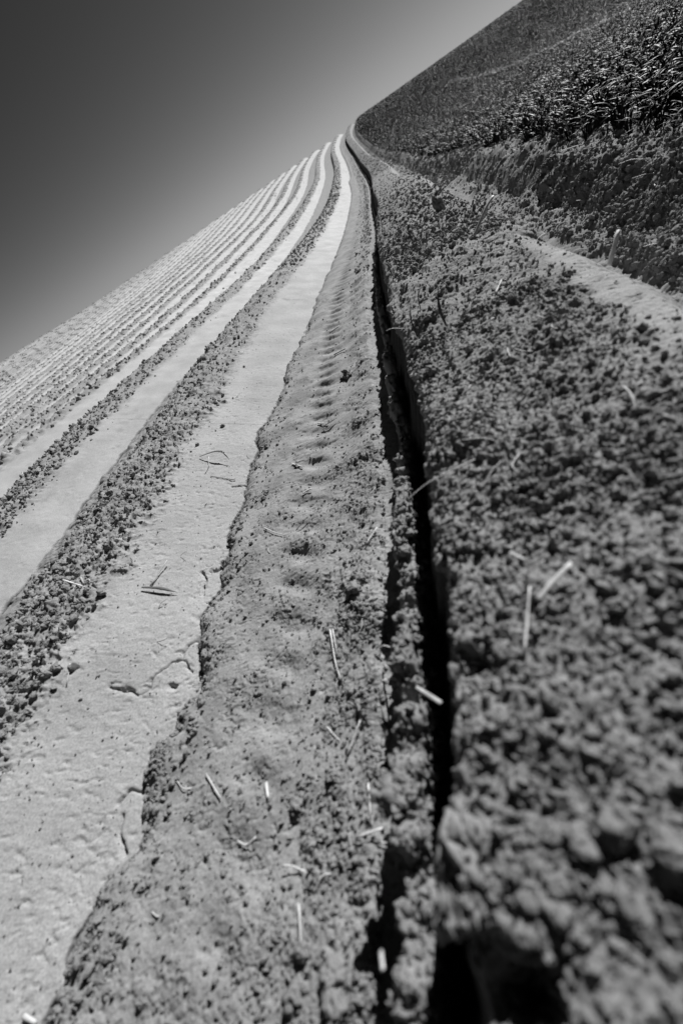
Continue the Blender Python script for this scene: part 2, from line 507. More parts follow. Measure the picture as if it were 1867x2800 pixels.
def ysteps(y0, y1, kx, dmin, xm):
    out = [y0]; y = y0
    while y < y1:
        d = math.sqrt(xm * xm + y * y + .09)
        y += (1 + .5 * (JIT.random() - .5)) * max(dmin, kx * d * (1 + .38 * max(d - .3, 0)))
        out.append(min(y, y1))
    return np.array(out)


def xsteps(spans):
    xs = []
    for a, b, st in spans:
        n = max(1, int(round((b - a) / st)))
        xs += list(np.linspace(a, b, n, endpoint=False))
    xs.append(spans[-1][1])
    return np.array(xs)


def sheet(name, fun, bands, xm, mat=None):
    """bands: list of (y0, y1, kx, dmin, spans)"""
    bl = []
    for i, (y0, y1, kx, dmin, spans) in enumerate(bands):
        ys = ysteps(y0, y1, kx, dmin, xm)
        if i:
            d = ys[1] - ys[0]
            ys = np.concatenate([[y0 - .6 * d], ys])
        bl.append(make_band(fun, xsteps(spans), ys, drop=.004 if i else 0))
    SHEETS.setdefault(name, []).append(bl)
    o = link_bands(name, bl, mat or SOIL)
    return o, bl


def query(bl, x, y):
    for b in bl:
        if b.ys[0] <= y <= b.ys[-1]:
            j = int(np.clip(np.searchsorted(b.ys, y), 0, len(b.ys) - 1)); i = int(np.clip(np.searchsorted(b.xs, x), 0, len(b.xs) - 1))
            return Vector(b.P[j, i]), Vector(b.N[j, i])
    return Vector((x, y, float(ground_z(x, y)))), Vector((0, 0, 1))


# far ground behind the crest and around the field
def plain(name, z, R):
    me = bpy.data.meshes.new(name)
    n = 48
    v = [(R * math.cos(2 * math.pi * i / n), R * math.sin(2 * math.pi * i / n), z) for i in range(n)]
    me.from_pydata(v, [], [list(range(n))]); me.materials.append(FAR)
    o = bpy.data.objects.new(name, me); COL.objects.link(o); tag(o, kind='structure')


FAR = soil_material('far_soil', False, .25)
plain('ground', -2.6, 1500)

FUR, FB = sheet('furrow', surf_furrow, [
    (-.22, .62, .0019, .0012, [(-.492, -.43, .0011), (-.43, -.15, .0013), (-.15, -.04, .001)]),
    (.62, 2.2, .0021, .002, [(-.505, -.42, .0025), (-.42, -.15, .003), (-.15, -.04, .0022)]),
    (2.2, 7, .0024, .004, [(-.48, -.15, .008), (-.15, -.04, .006)]),
    (7, 35.5, .003, .01, [(-.48, -.15, .009), (-.15, -.04, .008)])], .3)
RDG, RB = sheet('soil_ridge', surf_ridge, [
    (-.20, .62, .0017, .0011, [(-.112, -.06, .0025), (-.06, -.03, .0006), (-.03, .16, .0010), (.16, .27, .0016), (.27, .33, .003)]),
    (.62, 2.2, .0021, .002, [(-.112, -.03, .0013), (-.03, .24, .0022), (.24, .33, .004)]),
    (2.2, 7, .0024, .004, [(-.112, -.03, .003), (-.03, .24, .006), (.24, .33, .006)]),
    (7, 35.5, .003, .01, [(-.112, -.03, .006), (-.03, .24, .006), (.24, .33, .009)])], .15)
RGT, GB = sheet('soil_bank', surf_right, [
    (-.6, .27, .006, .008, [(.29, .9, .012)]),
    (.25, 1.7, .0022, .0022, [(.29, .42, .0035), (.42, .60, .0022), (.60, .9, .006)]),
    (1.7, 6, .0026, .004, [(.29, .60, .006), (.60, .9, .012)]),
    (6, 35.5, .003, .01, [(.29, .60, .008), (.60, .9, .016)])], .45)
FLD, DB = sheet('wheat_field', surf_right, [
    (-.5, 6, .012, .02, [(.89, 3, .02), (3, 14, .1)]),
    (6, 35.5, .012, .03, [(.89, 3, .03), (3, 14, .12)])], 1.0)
LEFT = {}
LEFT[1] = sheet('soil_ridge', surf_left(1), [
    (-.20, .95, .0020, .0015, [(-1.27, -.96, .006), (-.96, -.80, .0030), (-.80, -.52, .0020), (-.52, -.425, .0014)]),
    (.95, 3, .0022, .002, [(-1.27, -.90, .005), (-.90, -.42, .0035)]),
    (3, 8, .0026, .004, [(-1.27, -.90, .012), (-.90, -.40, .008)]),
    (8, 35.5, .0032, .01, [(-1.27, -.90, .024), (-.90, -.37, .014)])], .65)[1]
LEFT[2] = sheet('soil_ridge', surf_left(2), [
    (.10, 1.6, .0022, .002, [(-2.07, -1.70, .008), (-1.70, -1.24, .0036)]),
    (1.6, 6, .0026, .004, [(-2.07, -1.70, .012), (-1.70, -1.24, .007)]),
    (6, 35.5, .0034, .01, [(-2.07, -1.70, .03), (-1.70, -1.24, .014)])], 1.4)[1]
for k in range(3, 44):
    x1 = -.8 * (k - 1) - .44
    d = -x1
    st = max(.0055, .0026 * d)
    LEFT[k] = sheet('soil_ridge', surf_left(k), [
        (.3 * d - .5, min(max(6, 1.0 * d), 17), .0027, .004, [(x1 - .83, x1 - .46, st * 2.2), (x1 - .46, x1, st)]),
        (min(max(6, 1.0 * d), 17), 35.5, .0036, .01, [(x1 - .83, x1 - .46, st * 4), (x1 - .46, x1, st * 2)])], d)[1]

# ------------------------------------------------------------------ small meshes
def clod_mesh(name, seed, sub=2, rough=.22, flat=.8):
    import bmesh
    bm = bmesh.new()
    bmesh.ops.create_icosphere(bm, subdivisions=sub, radius=1)
    rr = np.random.default_rng(seed)
    off = Vector(rr.random(3) * 50)
    from mathutils import noise
    for v in bm.verts:
        n = v.co.normalized()
        h = 1 + rough * 1.3 * noise.noise(n * 1.1 + off) + rough * .9 * noise.noise(n * 2.6 + off) + rough * .5 * noise.noise(n * 6 + off)
        v.co = n * h
        v.co.z *= flat
    me = bpy.data.meshes.new(name); bm.to_mesh(me); bm.free()
    me.shade_smooth() if sub > 2 else None
    me.materials.append(CLOD)
    return me


def collection_of(name, meshes):
    c = bpy.data.collections.new(name)
    for m in meshes:
        o = bpy.data.objects.new(m.name, m); c.objects.link(o)
    return c


def scatter_object(name, pts, rots, scl, idx, coll, mat):
    me = bpy.data.meshes.new(name)
    me.vertices.add(len(pts)); me.vertices.foreach_set('co', np.asarray(pts, F32).ravel())
    a = me.attributes.new('rot', 'FLOAT_VECTOR', 'POINT'); a.data.foreach_set('vector', np.asarray(rots, F32).ravel())
    a = me.attributes.new('scl', 'FLOAT_VECTOR', 'POINT'); a.data.foreach_set('vector', np.asarray(scl, F32).ravel())
    a = me.attributes.new('idx', 'INT', 'POINT'); a.data.foreach_set('value', np.asarray(idx, np.int32))
    me.materials.append(mat)
    o = bpy.data.objects.new(name, me); COL.objects.link(o)
    ng = bpy.data.node_groups.new(name + '_nodes', 'GeometryNodeTree')
    ng.interface.new_socket('Geometry', in_out='INPUT', socket_type='NodeSocketGeometry')
    ng.interface.new_socket('Geometry', in_out='OUTPUT', socket_type='NodeSocketGeometry')
    n, l = ng.nodes, ng.links
    gi = n.new('NodeGroupInput'); go = n.new('NodeGroupOutput')
    ip = n.new('GeometryNodeInstanceOnPoints')
    ci = n.new('GeometryNodeCollectionInfo'); ci.inputs['Collection'].default_value = coll
    ci.inputs['Separate Children'].default_value = True; ci.inputs['Reset Children'].default_value = True
    ip.inputs['Pick Instance'].default_value = True

    def named(t, nm):
        q = n.new('GeometryNodeInputNamedAttribute'); q.data_type = t; q.inputs['Name'].default_value = nm
        return q.outputs['Attribute']
    l.new(gi.outputs[0], ip.inputs['Points']); l.new(ci.outputs[0], ip.inputs['Instance'])
    l.new(named('INT', 'idx'), ip.inputs['Instance Index'])
    er = n.new('FunctionNodeEulerToRotation')
    l.new(named('FLOAT_VECTOR', 'rot'), er.inputs[0]); l.new(er.outputs[0], ip.inputs['Rotation'])
    l.new(named('FLOAT_VECTOR', 'scl'), ip.inputs['Scale'])
    l.new(ip.outputs[0], go.inputs[0])
    md = o.modifiers.new('scatter', 'NODES'); md.node_group = ng
    return o


CRUMBS = [clod_mesh('soil_crumb', 500 + i, 2, .48, .75) for i in range(7)]
BIGCL = [clod_mesh('soil_clod', 600 + i, 3, .46, .75) for i in range(7)]
CRUMBC = collection_of('crumb_shapes', CRUMBS)


def sample(bl, n, x0, x1, y0, y1, wfun=None):
    """n random points on the built surface inside a window, weighted by true area and wfun(rough, tone)"""
    P, N, W = [], [], []
    for b in bl:
        X, Y = np.meshgrid(b.xs, b.ys)
        m = (X > x0) & (X < x1) & (Y > y0) & (Y < y1)
        if not m.any(): continue
        w = b.area[m]
        if wfun: w = w * wfun(b.rough[m], b.tone[m], X[m], Y[m])
        P.append(b.P[m]); N.append(b.N[m]); W.append(w)
    P = np.concatenate(P); N = np.concatenate(N); W = np.concatenate(W)
    i = RNG.choice(len(P), n, p=W / W.sum())
    return P[i] + RNG.normal(0, .0008, (n, 3)) * [1, 1, 0], N[i]


def sizes(n, lo, hi, p=2.2):
    u = RNG.random(n)
    return lo * (hi / lo) ** (u ** p)


REG = []     # (region key, positions, radii)


def near_w(r, t, X, Y): return np.where(t > .1, r, 0) / (.05 + X * X + Y * Y)
def rough_w(r, t, X, Y): return np.where(t > .1, r, 0) ** 2


def region(key, bl, n, box, lo, hi, wf, p=2.2, sink=.25):
    P, N = sample(bl, n, *box, wf)
    R = sizes(n, lo, hi, p)
    P = P + N * (R * (1 - 2 * sink) * .6)[:, None]
    REG.append((key, P, R))


region('ridge', RB, 22000, (-.035, .25, -.15, 2.6), .0007, .0038, lambda r, t, X, Y: np.where(t > .1, r, 0) / (.05 + X * X + Y * Y) ** .7, 3.2)
region('ridge', RB, 4000, (-.035, .25, 1.0, 9), .002, .0065, near_w)
region('heap', FB, 5200, (-.110, -.086, -.15, 1.6), .0009, .0045, near_w, 2.2)
region('furrow', FB, 5500, (-.26, -.148, -.15, 2.2), .0006, .0032, near_w, 2.8)
region('furrow', FB, 3000, (-.46, -.24, -.15, 2.2), .0007, .0030, near_w, 2.6)
region('edge', FB, 900, (-.48, -.40, -.1, 2.0), .0010, .0050, lambda r, t, X, Y: np.where(X - edge_a(Y.ravel()).reshape(Y.shape) > .008, r, 0) / (.05 + X * X + Y * Y), 2.0)
region('bank', GB, 14000, (.34, .62, .3, 3.2), .0013, .0065, near_w, 2.2)
region('bank', GB, 4000, (.32, .62, 3.0, 12), .003, .010, near_w)
region('band', LEFT[1], 9000, (-.90, -.58, .0, 3), .0011, .0062, lambda r, t, X, Y: (r ** 3 + .03) / (.05 + X * X + Y * Y), 2.4)
region('band', LEFT[1], 2000, (-.90, -.60, 3, 9), .004, .011, rough_w)
region('second', LEFT[2], 7000, (-1.72, -1.38, .1, 5), .002, .0095, lambda r, t, X, Y: (r ** 3 + .03) / (.05 + X * X + Y * Y), 2.4)
region('crust', LEFT[1], 900, (-.64, -.47, -.1, 2), .0005, .0015, lambda r, t, X, Y: 1 / (.05 + X * X + Y * Y))
for k in range(3, 34):
    x1 = -.8 * (k - 1) - .44
    region('far', LEFT[k], 7000 if k < 9 else 3500, (x1 - .45, x1 - .05, .3 * -x1, 33.0), .0035, .013 + .0006 * k, rough_w, 2.2)
region('far', LEFT[1], 3000, (-.9, -.6, 8, 32), .005, .014, rough_w)
region('far', LEFT[2], 3500, (-1.7, -1.4, 5, 32), .004, .014, rough_w)
region('far', RB, 5000, (-.03, .24, 7, 33), .003, .010, rough_w)
region('far', FB, 3000, (-.30, -.15, 2, 20), .002, .007, rough_w)
region('far', GB, 3500, (.30, .6, 9, 33), .005, .015, rough_w)

GROUPS = {
    'ridge': ('small grey soil clod lying on the rough top of the ridge beside the dark trench', 'clods on the ridge top beside the trench'),
    'heap': ('sunlit soil clod in the crumbled heap along the foot of the dark trench wall', 'clods in the heap inside the trench'),
    'furrow': ('small soil clod lying on the floor of the wheel furrow', 'clods on the furrow floor'),
    'edge': ('soil clod lying along the torn edge of the pale smooth crust', 'clods along the edge of the pale crust'),
    'bank': ('soil clod stuck in the dark crumbling bank below the wheat', 'clods in the bank below the wheat'),
    'band': ('soil clod on the rough band behind the nearest pale smooth strip', 'clods on the nearest rough band'),
    'second': ('soil clod on the rough band behind the second pale strip', 'clods on the second rough band'),
    'crust': None, 'far': None}
FX = cam.lens / 36.0


def frame_size(P, R):
    """share of the frame height that a clod takes up; zero outside the frame"""
    d = np.asarray(P) - np.array([0, 0, EYE])
    dep = d @ np.array(Fw)
    u = FX * (d @ np.array(ix)) / dep; v = FX * (d @ np.array(iy)) / dep
    inside = (dep > .05) & (np.abs(u) < .333) & (np.abs(v) < .5)
    return np.where(inside, FX * 2 * R / np.maximum(dep, .05), 0)


LM = [(0.0205, 0.1409, 'the broad split straw'), (0.0004, 0.2967, 'the long bare straw'), (0.0901, 0.2340, 'the round pitted clod'),
      (-0.0108, 0.0523, 'the pale lone clod'), (0.0263, 0.0330, 'the touching pair'), (0.1385, 0.2534, 'the straw at the right frame edge'),
      (0.0659, 0.5558, 'the short bright straw'), (0.0212, 0.6344, 'the upright dark leaf'), (-0.0131, 0.5169, 'the lone clod'),
      (0.0146, 0.1860, 'the short blurred straw'), (0.0117, 0.1323, 'the narrow straw'), (0.0495, 0.4081, 'the bare middle of the ridge top'), (0.1201, 0.3868, 'the smooth shoulder'),
      (0.1420, 1.0134, 'the tall leaning straw'), (0.0453, 0.0796, 'the thin dark stem'),
      (-0.1190, 0.3827, 'the largest heap clod'), (-0.1127, 0.1983, 'the large leaning straw'), (-0.1551, 0.0555, 'the pair of straws in the heap'), (-0.1025, 0.3062, 'the chunky inner heap clod'),
      (-0.1129, 0.3093, 'the middle of the heap'), (-0.1125, 0.1175, 'the narrow part of the heap'), (-0.1122, -0.0037, 'the near end of the heap'), (-0.1137, 0.7635, 'the far end of the heap'),
      (-0.2008, 0.1024, 'the pebble-like clod'), (-0.1890, 0.3096, 'the domed streaked clod'), (-0.2174, -0.0130, 'the angular near clod'), (-0.3517, 0.1090, 'the lone straight straw'),
      (-0.2954, 0.0561, 'the curled straw'), (-0.2143, 0.2297, 'the two parallel straws'), (-0.3621, 0.4899, 'the kinked straw'), (-0.3061, 0.5785, 'the broken straw chunk'),
      (-0.2300, 1.0297, 'the dark domed clod'), (-0.3418, 0.6756, 'the stubby straw'), (-0.2759, 0.8061, 'the dark curved leaf')]
ORD = ['largest', 'second largest', 'third largest', 'fourth largest', 'fifth largest', 'sixth largest', 'seventh largest', 'eighth largest', 'ninth largest', 'tenth largest']
PLACE = {'ridge': 'on the ridge', 'heap': 'in the heap', 'furrow': 'in the furrow', 'edge': 'by the crust edge', 'bank': 'in the dark bank', 'band': 'on the nearest rough band', 'second': 'on the second rough band'}
SEEN = {}


def clod_label(key, p, noun='clod'):
    """says on which side of the closest landmark the clod lies; called in order of size"""
    x, y = p[0] - float(rowx(p[1])), p[1]
    c = [(math.hypot(x - a, y - b), a, b, t) for a, b, t in LM]
    dd, a, b, t = min(c)
    if key in ('bank', 'band', 'second'):
        base = PLACE[key]
    else:
        side = ('beyond' if y > b else 'in front of') if abs(y - b) > abs(x - a) else ('wheat side of' if x > a else 'crust side of')
        base = PLACE[key] + ', ' + side + ' ' + t
    if noun != 'clod': return 'pale ' + noun + ' ' + base
    k = SEEN.get(base, 0); SEEN[base] = k + 1
    if k < len(ORD): return ORD[k] + ' clod ' + base
    return 'small clod ' + base


ALL = []
for ri, (key, P, R) in enumerate(REG):
    s = frame_size(P, R)
    if GROUPS[key] is None: s = s * 0
    ALL += [(float(s[i]), ri, i) for i in np.argsort(-s)[:260]]
ALL.sort(reverse=True)
CHOSEN = {}
LABEL = {}
for s, ri, i in ALL[:285]:
    CHOSEN.setdefault(ri, set()).add(i)
    LABEL[(ri, i)] = clod_label(REG[ri][0], REG[ri][1][i])
NT = sum(len(o.data.polygons) for o in COL.objects if o.type == 'MESH') * 2
print('terrain triangles', NT)
for ri, (key, P, R) in enumerate(REG):
    n = len(P)
    rot = RNG.random((n, 3)) * 2 * math.pi
    rot[:, :2] *= .25
    scl = R[:, None] * (1 + .28 * RNG.normal(0, 1, (n, 3)).clip(-1.5, 1.5))
    idx = RNG.integers(0, 7, n)
    pick = np.zeros(n, bool)
    pick[list(CHOSEN.get(ri, []))] = True
    if (~pick).any():
        o = scatter_object('soil_crumbs', P[~pick], rot[~pick], scl[~pick], idx[~pick], CRUMBC, CLOD)
        tag(o, kind='stuff')
    for i in np.nonzero(pick)[0]:
        o = bpy.data.objects.new('soil_clod', BIGCL[idx[i]])
        o.location = P[i]; o.rotation_euler = rot[i]; o.scale = scl[i]
        COL.objects.link(o)
        lab, grp = GROUPS[key]
        tag(o, LABEL[(ri, i)], 'soil clod', grp)

# clods one can point to
def one_clod(bl, x, y, r, label, seed, flat=.8, lift=.35, sub=4, stretch=(1, 1)):
    p, nn = query(bl, x, y)
    r *= .85
    me = clod_mesh('soil_clod', seed, sub, .5, flat)
    o = bpy.data.objects.new('soil_clod', me)
    o.location = p + Vector((0, 0, r * lift)); o.scale = (r * stretch[0], r * stretch[1], r)
    o.rotation_euler = (.1, -.1, seed)
    COL.objects.link(o); tag(o, label, 'soil clod')
    return o


one_clod(RB, -0.0098, 0.0523, .0078, 'pale lone clod casting a black shadow on the near ridge top', 21)
one_clod(RB, 0.0902, 0.2340, .0095, 'round grey clod with a dark pit under it on the ridge top', 22)
one_clod(RB, -0.0131, 0.5169, .0075, 'lone clod near the trench edge behind the long bare straw', 23)
one_clod(RB, 0.1503, 1.4710, .022, 'dark upright clod standing high on the ridge top beside the tall straw', 24, 1.5, .5, stretch=(.7, .7))
one_clod(RB, 0.0263, 0.0330, .0085, 'broad clod touching its neighbour at the near right of the ridge', 25)
one_clod(RB, 0.0103, 0.0264, .0070, 'second clod of the touching pair on the near right of the ridge', 26)
one_clod(RB, 0.0454, 0.0220, .0085, 'blurred clod low on the ridge in the near right corner', 27)
one_clod(FB, -0.2008, 0.1024, .0066, 'round pale pebble-like clod alone on the furrow floor near the trench', 28, .9)
one_clod(FB, -0.1080, 0.3330, .0120, 'largest pale clod perched on top of the heap in the trench', 29, .85, .2)
one_clod(FB, -0.1890, 0.3096, .0115, 'domed streaked clod half sunk in the furrow beside the trench', 30, .7, .1)
one_clod(FB, -0.0960, 0.2960, .0075, 'chunky clod at the inner side of the heap against the wall', 31)
one_clod(FB, -0.2069, 2.2044, .016, 'flat dark clod far down the furrow', 32, .6)
one_clod(FB, -0.2300, 1.0297, .020, 'dark domed clod in the middle distance of the furrow', 33, .6, .2, stretch=(1.2, .8))
one_clod(FB, -0.2179, -0.0338, .0095, 'smooth rounded clod at the bottom edge of the furrow', 34, .7, .15)
one_clod(FB, -0.1818, -0.0232, .0105, 'largest lump at the near end of the furrow beside the trench', 35, .75, .2)
one_clod(FB, -0.1752, -0.0384, .0110, 'lowest lump in the furrow, cut by the lower frame edge', 36, .75, .2)
one_clod(FB, -0.2420, 0.0820, .0080, 'flat clod with a black undercut left of the pebble-like clod', 37, .6, .2)
one_clod(FB, -0.2174, -0.0130, .0085, 'angular clod under the upright thin stem in the near furrow', 38, .6, .2)
one_clod(FB, -0.4080, 0.2057, .0100, 'flat clod just off the torn crust edge', 39, .45, .1)
one_clod(FB, -0.4336, 0.2738, .0085, 'pale flat flake of crust broken off beside the torn edge', 40, .35, .25, stretch=(1.2, .8))


# ------------------------------------------------------------------ straws, stems and leaves
def tube(pts, w, segs=6, flat=1.0, taper=.75, hollow=False):
    """bent tube through pts (world Vectors)"""
    P = [pts[0]]
    for a, b in zip(pts[:-1], pts[1:]):
        for t in (.25, .5, .75, 1): P.append(a.lerp(b, t))
    # round the corners
    for _ in range(2):
        P = [P[0]] + [P[i] * .5 + (P[i - 1] + P[i + 1]) * .25 for i in range(1, len(P) - 1)] + [P[-1]]
    V, Fc = [], []
    n = len(P)
    for i, p in enumerate(P):
        d = (P[min(i + 1, n - 1)] - P[max(i - 1, 0)]).normalized()
        s = d.cross(Vector((0, 0, 1)))
        if s.length < 1e-3: s = Vector((1, 0, 0))
        s.normalize(); u = s.cross(d)
        r = w * .5 * (1 - (1 - taper) * i / (n - 1)) * (1 + .08 * math.sin(i * 2.1))
        for k in range(segs):
            a = 2 * math.pi * k / segs
            V.append(p + s * (r * math.cos(a)) + u * (r * flat * math.sin(a)))
        if i:
            for k in range(segs):
                Fc.append([(i - 1) * segs + k, (i - 1) * segs + (k + 1) % segs, i * segs + (k + 1) % segs, i * segs + k])
    Fc.append(list(range(segs))[::-1]); Fc.append([(n - 1) * segs + k for k in range(segs)])
    return V, Fc


def blade_geo(pts, w, fold=.35):
    P = [pts[0]]
    for a, b in zip(pts[:-1], pts[1:]):
        for t in (.25, .5, .75, 1): P.append(a.lerp(b, t))
    for _ in range(3):
        P = [P[0]] + [P[i] * .5 + (P[i - 1] + P[i + 1]) * .25 for i in range(1, len(P) - 1)] + [P[-1]]
    V, Fc = [], []
    n = len(P)
    for i, p in enumerate(P):
        d = (P[min(i + 1, n - 1)] - P[max(i - 1, 0)]).normalized()
        s = d.cross(Vector((0, 0, 1)))
        if s.length < 1e-3: s = Vector((1, 0, 0))
        s.normalize(); u = s.cross(d)
        t = i / (n - 1)
        r = w * .5 * (.55 + .9 * t if t < .5 else 1.0) * (1 - max(0, (t - .55) / .45) ** 1.6) + .00006
        V += [p - s * r + u * (r * fold), p, p + s * r + u * (r * fold)]
        V += [p + u * -.00025]                      # underside spine gives the blade thickness
        if i:
            a = (i - 1) * 4; b = i * 4
            Fc += [[a, a + 1, b + 1, b], [a + 1, a + 2, b + 2, b + 1], [a + 2, a + 3, b + 3, b + 2], [a + 3, a, b, b + 3]]
    return V, Fc


def add_mesh(name, V, Fc, mat, loc=None, smooth=True):
    o0 = loc if loc is not None else V[0]
    me = bpy.data.meshes.new(name)
    me.from_pydata([tuple(v - o0) for v in V], [], Fc); me.update()
    if smooth: me.shade_smooth()
    me.materials.append(mat)
    o = bpy.data.objects.new(name, me); o.location = o0
    COL.objects.link(o)
    return o


def surf_at(x, y):
    if x > .34: return query(GB, x, y)
    if x > -.045: return query(RB, x, y)
    if x > float(edge_a(np.array([y]))[0]): return query(FB, x, y)
    return query(LEFT[1], x, y)


def W(x, y, h, mode='s'):
    if mode == 'g':
        return Vector((x + float(rowx(y)), y, float(ground_z(x, y)) + h))
    p, n = surf_at(x, y)
    return p + Vector((0, 0, h))


def straw(pts, w, label, mode='s', mat=None, kind='tube', cat='straw', flat=.6, taper=.8):
    P = [W(*p, mode) for p in pts]
    w = w * (.72 if cat == 'straw' and w < .0075 else .9)
    if mode == 's' and len(P) >= 2:
        # a stiff straw lies on the lumps, not through them
        for i in range(len(P)): P[i].z += w * .35
    if kind == 'tube': V, Fc = tube(P, w, 6, flat, taper)
    else: V, Fc = blade_geo(P, w)
    nm = {'straw': 'straw', 'leaf': 'leaf', 'stem': 'stem'}[cat]
    return tag(add_mesh(nm, V, Fc, mat or STRAW), label, cat)


straw([(0.1398, 1.0000, 0.1661), (0.1839, 1.0200, 0.2067), (0.2022, 1.0300, 0.2155)], .0100, 'tall pale straw leaning up from the ridge top', 'g')
straw([(0.2673, 0.7000, 0.1161), (0.2895, 0.7200, 0.1505)], .0080, 'upright pale straw stuck in the far slope of the ridge', 'g')
straw([(0.0568, 0.5561, 0.005), (0.0752, 0.5493, 0.005)], .0042, 'short bright straw lying flat in the middle of the ridge top')
straw([(0.0913, 0.7704, 0.003), (0.1053, 0.7552, 0.003)], .0028, 'tiny bright straw lying level on the ridge top')
straw([(0.0960, 0.6388, 0.003), (0.1152, 0.6839, 0.004)], .0040, 'short bright straw pointing away on the ridge top')
straw([(0.0208, 0.6230, 0.1692), (0.0183, 0.6300, 0.1920), (0.0254, 0.6400, 0.2161)], .0055, 'dark green leaf blade standing upright on the ridge', 'g', LEAF, 'blade', 'leaf')
straw([(-0.0236, 0.6645, 0.1546), (-0.0254, 0.6720, 0.1843), (-0.0150, 0.6800, 0.2075)], .0034, 'thin dark upright leaf blade nearest the trench edge', 'g', LEAF, 'blade', 'leaf')
straw([(-0.0050, 0.7527, 0.1642), (-0.0031, 0.7550, 0.1820), (0.0027, 0.7600, 0.1948), (0.0282, 0.7700, 0.2006)], .0038, 'dark leaf blade bent over to one side on the ridge', 'g', LEAF, 'blade', 'leaf')
straw([(-0.0720, 0.7400, 0.1632), (-0.0604, 0.7400, 0.1632), (-0.0348, 0.7100, 0.1600)], .0024, 'bent straw poking out over the dark trench', 'g')
straw([(-0.0674, 0.3100, 0.1425), (-0.0413, 0.3000, 0.1625), (0.0049, 0.2892, 0.1778)], .0025, 'long thin bare straw reaching from the ridge over the trench', 'g')
straw([(0.0115, 0.1900, 0.004), (0.0204, 0.1781, 0.004)], .0030, 'short blurred straw on the ridge above the split straw')
straw([(0.0078, 0.1620, 0.003), (0.0314, 0.1671, 0.008)], .0022, 'slanting thin straw just above the split straw on the ridge')
straw([(0.0206, 0.1409, 0.004), (0.0288, 0.1473, 0.008), (0.0443, 0.1570, 0.013)], .0052, 'broad split pale straw in the blurred near part of the ridge', flat=.3)
straw([(0.0056, 0.1123, 0.005), (0.0118, 0.1323, 0.005), (0.0183, 0.1520, 0.007)], .0024, 'long narrow straw pointing down the ridge below the split straw')
straw([(0.1337, 0.2585, 0.004), (0.1435, 0.2484, 0.004)], .0036, 'pale straw at the right frame edge on the ridge')
straw([(-0.1487, 0.2030, 0.0184), (-0.1119, 0.1650, 0.0570), (-0.0644, 0.1200, 0.1031)], .0044, 'large pale-tipped straw leaning across the dark trench', 'g', flat=.4, taper=1.2)
straw([(-0.1461, 0.2035, 0.0343), (-0.1400, 0.2120, 0.0450), (-0.1057, 0.1831, 0.0725)], .0026, 'folded straw bridging the heap beside the large leaning straw', 'g')
straw([(-0.1670, 0.0515, 0.002), (-0.1439, 0.0508, 0.003)], .0026, 'lower straw of a pair sticking out of the heap')
straw([(-0.1672, 0.0547, 0.005), (-0.1441, 0.0593, 0.012)], .0030, 'upper straw of a pair sticking out of the heap')
straw([(-0.2242, 0.2625, 0.002), (-0.2130, 0.2202, 0.003), (-0.2028, 0.1977, 0.002)], .0030, 'longer of two parallel straws lying in the furrow')
straw([(-0.2194, 0.2617, 0.002), (-0.2108, 0.2279, 0.002)], .0020, 'shorter of two parallel straws lying in the furrow')
straw([(-0.1887, 0.1176, 0.002), (-0.1727, 0.1481, 0.004)], .0028, 'straight straw above the round pebble-like clod')
straw([(-0.1611, 0.0924, 0.002), (-0.1567, 0.0678, 0.002)], .0024, 'straw lying along the dark trench edge in the furrow')
straw([(-0.0077, 0.0626, 0.005), (0.0079, 0.0514, 0.009), (0.0238, 0.0416, 0.006)], .0016, 'thin dark stem stretched over the near ridge clods', mat=TWIG, cat='stem')
straw([(-0.1940, 0.0003, 0.03), (-0.1019, -0.0072, 0.045)][1:] + [(-0.0959, -0.0146, 0.045)], .0042, 'bright straw bit against the near trench wall')
straw([(-0.5975, 0.7867, 0.002), (-0.5570, 0.7839, 0.02), (-0.5335, 0.7849, 0.022), (-0.5210, 0.7628, 0.01)], .0065, 'dark arched leaf on the pale crust casting a hooked shadow', mat=LEAF, kind='blade', cat='leaf')
straw([(-0.5687, 0.7771, 0.012), (-0.5680, 0.7560, 0.005), (-0.5705, 0.7256, 0.001)], .0030, 'thin straw under the arched leaf on the crust')
straw([(-0.5575, 0.7151, 0.001), (-0.5026, 0.7009, 0.001)], .0026, 'long dark stem lying flat on the crust below the arched leaf', mat=TWIG, cat='stem')
straw([(-0.5732, 0.4059, 0.001), (-0.5562, 0.4564, 0.009)], .0042, 'pale straw slanting up from the middle of the crust')
straw([(-0.5822, 0.4008, 0.003), (-0.5519, 0.3990, 0.006), (-0.5228, 0.3936, 0.002)], .0062, 'dark dry leaf lying at the foot of the slanting straw', mat=LEAF, kind='blade', cat='leaf')
straw([(-0.7259, 0.4217, 0.003), (-0.6812, 0.4037, 0.003)], .0042, 'pale straw lying across the nearest rough band')
straw([(-0.6967, 0.4263, 0.004), (-0.6843, 0.4130, 0.002)], .0050, 'short fat straw crossing the pale one on the rough band')
straw([(-0.6812, 0.4072, 0.004), (-0.6565, 0.4132, 0.006)], .0030, 'dark stem beside the crossed straws on the rough band', mat=TWIG, cat='stem')
straw([(-0.6159, 0.2328, 0.001), (-0.6243, 0.2635, 0.003)], .0032, 'faint straw on the near left part of the crust')
straw([(-0.3887, 0.5119, 0.002), (-0.3620, 0.4898, 0.003), (-0.3375, 0.4741, 0.002)], .0030, 'kinked pale straw lying alone in the furrow')
straw([(-0.3567, 0.6870, 0.002), (-0.3288, 0.6647, 0.003)], .0050, 'stubby pale straw with a dark leaf across it in the furrow')
straw([(-0.3460, 0.6808, 0.003), (-0.3224, 0.6824, 0.008)], .0050, 'dark leaf lying across the stubby straw in the furrow', mat=LEAF, kind='blade', cat='leaf')
straw([(-0.3145, 0.5740, 0.002), (-0.3083, 0.5787, 0.003), (-0.2967, 0.5791, 0.004)], .0056, 'short broken straw chunk in the furrow')
